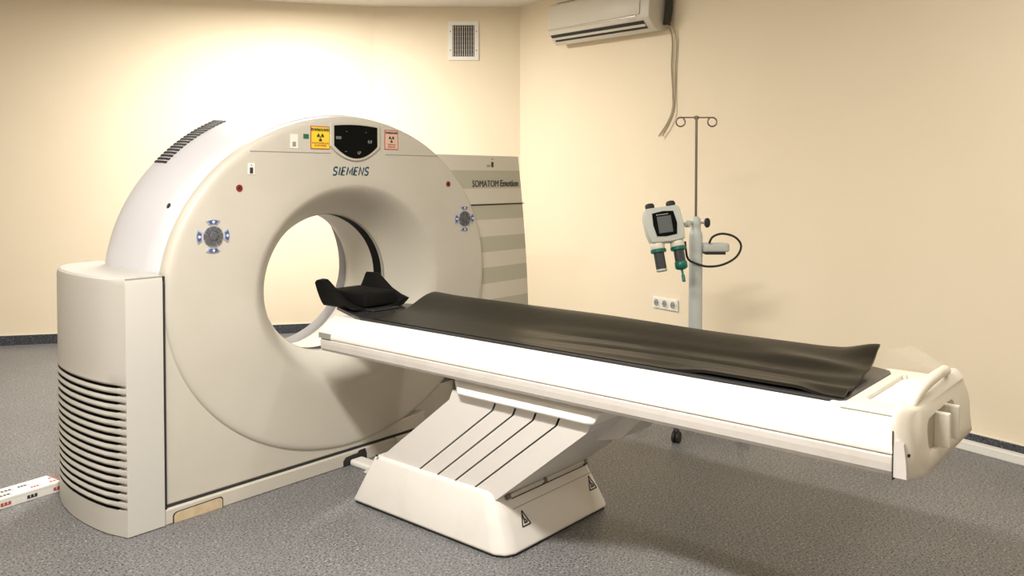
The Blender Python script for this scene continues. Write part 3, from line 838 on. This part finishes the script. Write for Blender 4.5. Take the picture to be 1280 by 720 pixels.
for x, teal in ((-.062, False), (.066, True)):
    ax = (0, 0, -1)
    bm = bmesh.new(); lathe(bm, (x, -.002, -.104), [(.040, 0), (.045, .012), (.046, .040), (.042, .046)], 28, axis=ax); obj('syringe_socket', jl(bm), 'cream', I, local=True, auto=45)
    bm = bmesh.new(); lathe(bm, (x, -.01, -.148), [(.044, 0), (.050, .004), (.050, .022), (.040, .026)], 28, axis=ax); cr = obj('syringe_collar', jl(bm), 'teal', I, local=True, auto=45)
    bm = bmesh.new(); lathe(bm, (x, -.01, -.17), [(.034, 0), (.034, .10), (.030, .115)], 24, axis=ax); obj('syringe_barrel', jl(bm), 'syringe', I, local=True, auto=45)
    if teal:
        bm = bmesh.new(); lathe(bm, (x, -.01, -.245), [(.036, 0), (.040, .004), (.040, .04), (.03, .05), (.008, .055), (.007, .085), (.011, .09), (.011, .13), (.005, .133)], 24, axis=ax); obj('syringe_tip', jl(bm), 'teal', I, local=True, auto=45)
    else:
        bm = bmesh.new(); lathe(bm, (x, -.01, -.278), [(.035, 0), (.035, .012), (.03, .016)], 24, axis=ax); obj('syringe_end', jl(bm), 'pump', I, local=True, auto=45)
bm = bmesh.new(); tube(bm, [(-.09, -.10, -.0), (-.06, -.06, .0), (-.035, -.02, .005), (-.0255, 0, .005)], .011, 10); obj('mounting_arm', bm, 'pump', I, local=True, smooth=True)
bm = bmesh.new(); lathe(bm, (-.06, -.06, -.02), [(.014, 0), (.018, .01), (.018, .03), (.01, .04)], 16); obj('joint', bm, 'pump', I, local=True, auto=45)
# cable loop
def IVW(x, y, z):
    return Matrix.Translation((1.874, -1.039, 0)) @ Matrix.Rotation(IVR, 4, 'Z') @ Vector((x, y, z))
bm = bmesh.new()
tube(bm, [IVW(*p) for p in [(.066, -.055, 1.087), (.085, -.06, 1.125), (.14, -.06, 1.143), (.21, -.062, 1.125), (.248, -.062, 1.075), (.22, -.065, 1.01), (.14, -.07, .965), (.05, -.072, .955), (-.02, -.07, .975), (-.06, -.07, 1.0), (-.075, -.08, 1.06), (-.08, -.085, 1.10)]], .0065, 10)
t = obj('injector_cable', bm, 'rubber', smooth=True); tag(t, 'black cable looping from the injector around the grey stand column', 'cable')

# ------------------------------------------------------------------ wall things
# frame on the right wall: x' along the wall (away from the corner), y' out of the wall
nCD = Vector((dCD.y, -dCD.x)); nCD = nCD if (cen-C_).dot(nCD) > 0 else -nCD
rzR = math.atan2(-dCD.y, -dCD.x)   # local +x points back to the corner, local -y = ? fixed below
def RW(s, o, z): p = C_+dCD*s+nCD*o; return Vector((p.x, p.y, z))
def wallframe(name, label, cat, P0, d, n, s, z):
    o = bpy.data.objects.new(name, None); COL.objects.link(o); o.empty_display_size = .1
    p = P0+d*s; o.location = (p.x, p.y, z); o.rotation_euler = (0, 0, math.atan2(d.y, d.x))
    o['label'] = label; o['category'] = cat
    return o
# local x = d; local y = rotate(d,90): check whether that is n
sgnR = 1 if Vector((-dCD.y, dCD.x)).dot(nCD) > 0 else -1
AC = wallframe('air_conditioner', 'ivory wall mounted split air conditioner above the right wall, near the corner', 'air conditioner', C_, dCD, nCD, 1.35, 2.60)
AC.rotation_euler = (0, sgnR*0+R(2.4), AC.rotation_euler.z)
L0, L1 = -.63, .64
def ap(pts, a, b, bm=None, mi=0):   # profile (out, z) extruded along x'
    bm = bm or bmesh.new(); return prism(bm, [(sgnR*o, z) for o, z in pts], 0, a, b, mi)
bm = ap([(0.002, .02), (.11, .0), (.150, .028), (.205, .085), (.21, .10), (.21, .30), (.19, .34), (.15, .355), (.002, .355)], L0, L1)
obj('casing', bm, 'ac', AC, local=True, bevel=(.008, 3, 30), auto=50)
bm = ap([(.20, .125), (.2175, .125), (.2175, .285), (.205, .33), (.19, .34)], L0+.012, L1-.10); obj('front_grille', bm, 'ac', AC, local=True, bevel=(.004, 2), auto=50)
bm = ap([(.20, .113), (.2185, .112), (.2185, .122), (.20, .124)], L0+.02, L1-.14); obj('trim_strip', bm, 'acsil', AC, local=True)
def slit(o0, z0, o1, z1, t=.004):
    return [(o0, z0), (o1, z1), (o1-.01, z1+.012), (o0-.01, z0+.012)]
bm = ap([(.1495, .0235), (.1695, .0455), (.155, .058), (.136, .038)], L0+.05, L1-.07)
ap([(.1760, .0515), (.200, .0775), (.186, .09), (.165, .065)], L0+.03, L1-.07, bm)
obj('air_outlet', bm, 'seam', AC, local=True, label='black air outlet slots')
bm = ap([(.168, .040), (.174, .036), (.186, .052), (.180, .056)], L0+.03, L1-.07); obj('louvre', bm, 'ac', AC, local=True)
for k in range(3):
    bm = ap([(.209, .092), (.2125, .092), (.2125, .098), (.209, .098)], L1-.16-.03*k, L1-.15-.03*k); obj('indicator', bm, 'greyprint', AC, local=True)
bm = ap([(.01, .355), (.14, .355), (.14, .362), (.01, .362)], L0+.03, L1-.05); obj('top_grille', bm, 'seam', AC, local=True)
# pipes at its right end
bm = bmesh.new(); tube(bm, [RW(2.02, .05, 2.62), RW(2.035, .045, 2.75), RW(2.04, .04, 2.9), RW(2.04, .04, 3.095)], .028, 12); t = obj('coolant_pipe', bm, 'insul', smooth=True); tag(t, 'dark wrapped pipe running up the wall at the right end of the air conditioner', 'pipe')
bm = bmesh.new(); tube(bm, [RW(2.015, .06, 2.63), RW(2.03, .035, 2.60), RW(2.045, .015, 2.50), RW(2.035, .012, 2.30), RW(2.05, .012, 2.1), RW(2.045, .012, 1.98), RW(1.99, .012, 1.88), RW(1.915, .02, 1.795)], .0065, 8); t = obj('hanging_cable', bm, 'cable', smooth=True); tag(t, 'left of the two beige cables hanging on the wall below the air conditioner', 'cable')
bm = bmesh.new(); tube(bm, [RW(2.03, .055, 2.64), RW(2.05, .03, 2.62), RW(2.085, .012, 2.50), RW(2.075, .010, 2.32), RW(2.07, .010, 2.12), RW(2.06, .028, 1.96), RW(2.0, .028, 1.85), RW(1.925, .036, 1.785)], .0055, 8); t = obj('hanging_cable', bm, 'cable', smooth=True); tag(t, 'right of the two beige cables hanging on the wall below the air conditioner', 'cable')
# socket strip
O = wallframe('wall_outlet', 'triple white wall socket on the right wall beside the stand column', 'wall socket', C_, dCD, nCD, 1.975, .495)
O.rotation_euler = (0, 0, O.rotation_euler.z)
bm = bmesh.new(); box(bm, -.135, .135, *(sorted((0, sgnR*.012))), -.044, .044); obj('frame_plate', bm, 'white', O, local=True, bevel=(.004, 2))
for k in (-1, 0, 1):
    x = .088*k; bm = bmesh.new(); cyl(bm, (x, sgnR*.011, 0), (x, sgnR*.016, 0), .036, n=28); so = obj('socket', bm, 'white', O, local=True)
    bm = bmesh.new(); cyl(bm, (x, sgnR*.0155, 0), (x, sgnR*.0168, 0), .027, n=24); si = obj('socket_well', bm, 'greyprint', so, local=True)
    bm = bmesh.new()
    for s in (-1, 1): cyl(bm, (x+s*.0095, sgnR*.0165, 0), (x+s*.0095, sgnR*.018, 0), .004, n=10)
    so2 = bm; me_ = obj('pin_hole', so2, 'seam', so, local=True)
# vent grille on the back corner wall
dBC = (C_-B_).normalized(); nBC = Vector((-dBC.y, dBC.x)); nBC = nBC if (cen-B_).dot(nBC) > 0 else -nBC
sgB = 1 if Vector((-dBC.y, dBC.x)).dot(nBC) > 0 else -1
V = wallframe('ventilation_grille', 'white square ventilation grille high on the back wall', 'vent', B_, dBC, nBC, .855, 2.775)
def vb(x0, x1, o0, o1, z0, z1, bm=None): return box(bm or bmesh.new(), x0, x1, *sorted((sgB*o0, sgB*o1)), z0, z1)
bm = vb(-.145, -.105, 0, .014, -.185, .185); vb(.105, .145, 0, .014, -.185, .185, bm); vb(-.105, .105, 0, .014, -.185, -.150, bm); vb(-.105, .105, 0, .014, .150, .185, bm)
obj('frame', bm, 'white', V, local=True)
obj('dark_backing', vb(-.105, .105, .0005, .002, -.15, .15), 'seam', V, local=True)
bm = bmesh.new()
for k in range(10): x = -.105+.21*(k+.5)/10; vb(x-.0035, x+.0035, .004, .012, -.15, .15, bm)
obj('slats', bm, 'steel', V, local=True)
bm = bmesh.new()
for k in range(7): z = -.15+.3*(k+.5)/7; vb(-.105, .105, .003, .006, z-.002, z+.002, bm)
obj('cross_bars', bm, 'darksteel', V, local=True)
bm = bmesh.new()
for x in (-.125, .125):
    for z in (-.09, .09): cyl(bm, (x, sgB*.012, z), (x, sgB*.0165, z), .006, n=10)
obj('screws', bm, 'darksteel', V, local=True)

# ------------------------------------------------------------------ cable trunking on the floor at left
t = thing('cable_trunking', 'white cable trunking with dark and red print on the floor left of the scanner', 'cable duct', (-1.3, .8, 0))
P0 = Vector((-1.98, .622)); P1 = Vector((-.943, .743)); d = (P1-P0).normalized(); n = Vector((-d.y, d.x)); w = .135
def db(a, b, o0, o1, z0, z1, bm=None):
    bm = bm or bmesh.new(); q = [P0+d*a+n*o0, P0+d*b+n*o0, P0+d*b+n*o1, P0+d*a+n*o1]
    return hexa(bm, [(*p, z0) for p in q]+[(*p, z1) for p in q])
Ld = (P1-P0).length
obj('trunking_base', db(0, Ld, 0.001, w-.001, 0, .034), 'duct', t)
obj('trunking_lid', db(0, Ld, 0, w, .030, .044), 'duct', t, bevel=(.003, 2))
rnd = random.Random(3)
x = .35
while x < Ld-.06:
    for rowo in (.03, .08):
        a = x+rnd.uniform(0, .05); L = rnd.uniform(.03, .05); red = rnd.random() > .6
        bm = bmesh.new()
        for k in range(3): db(a+k*L/3, a+k*L/3+L/4.5, rowo, rowo+.016, .0438, .0446, bm)
        db(a-.005, a+L+.005, rowo-.002, rowo+.001, .0438, .0446, bm)
        obj('tape_print', bm, 'redprint' if red else 'darkprint', t)
    a = x+rnd.uniform(0, .04); bm = bmesh.new()
    for k in range(3): db(a+k*.016, a+k*.016+.012, -.0006, .001, .010, .024, bm)
    db(a, a+.044, -.0006, .001, .009, .012, bm)
    obj('tape_print', bm, 'redprint' if rnd.random() < .5 else 'darkprint', t)
    x += .105
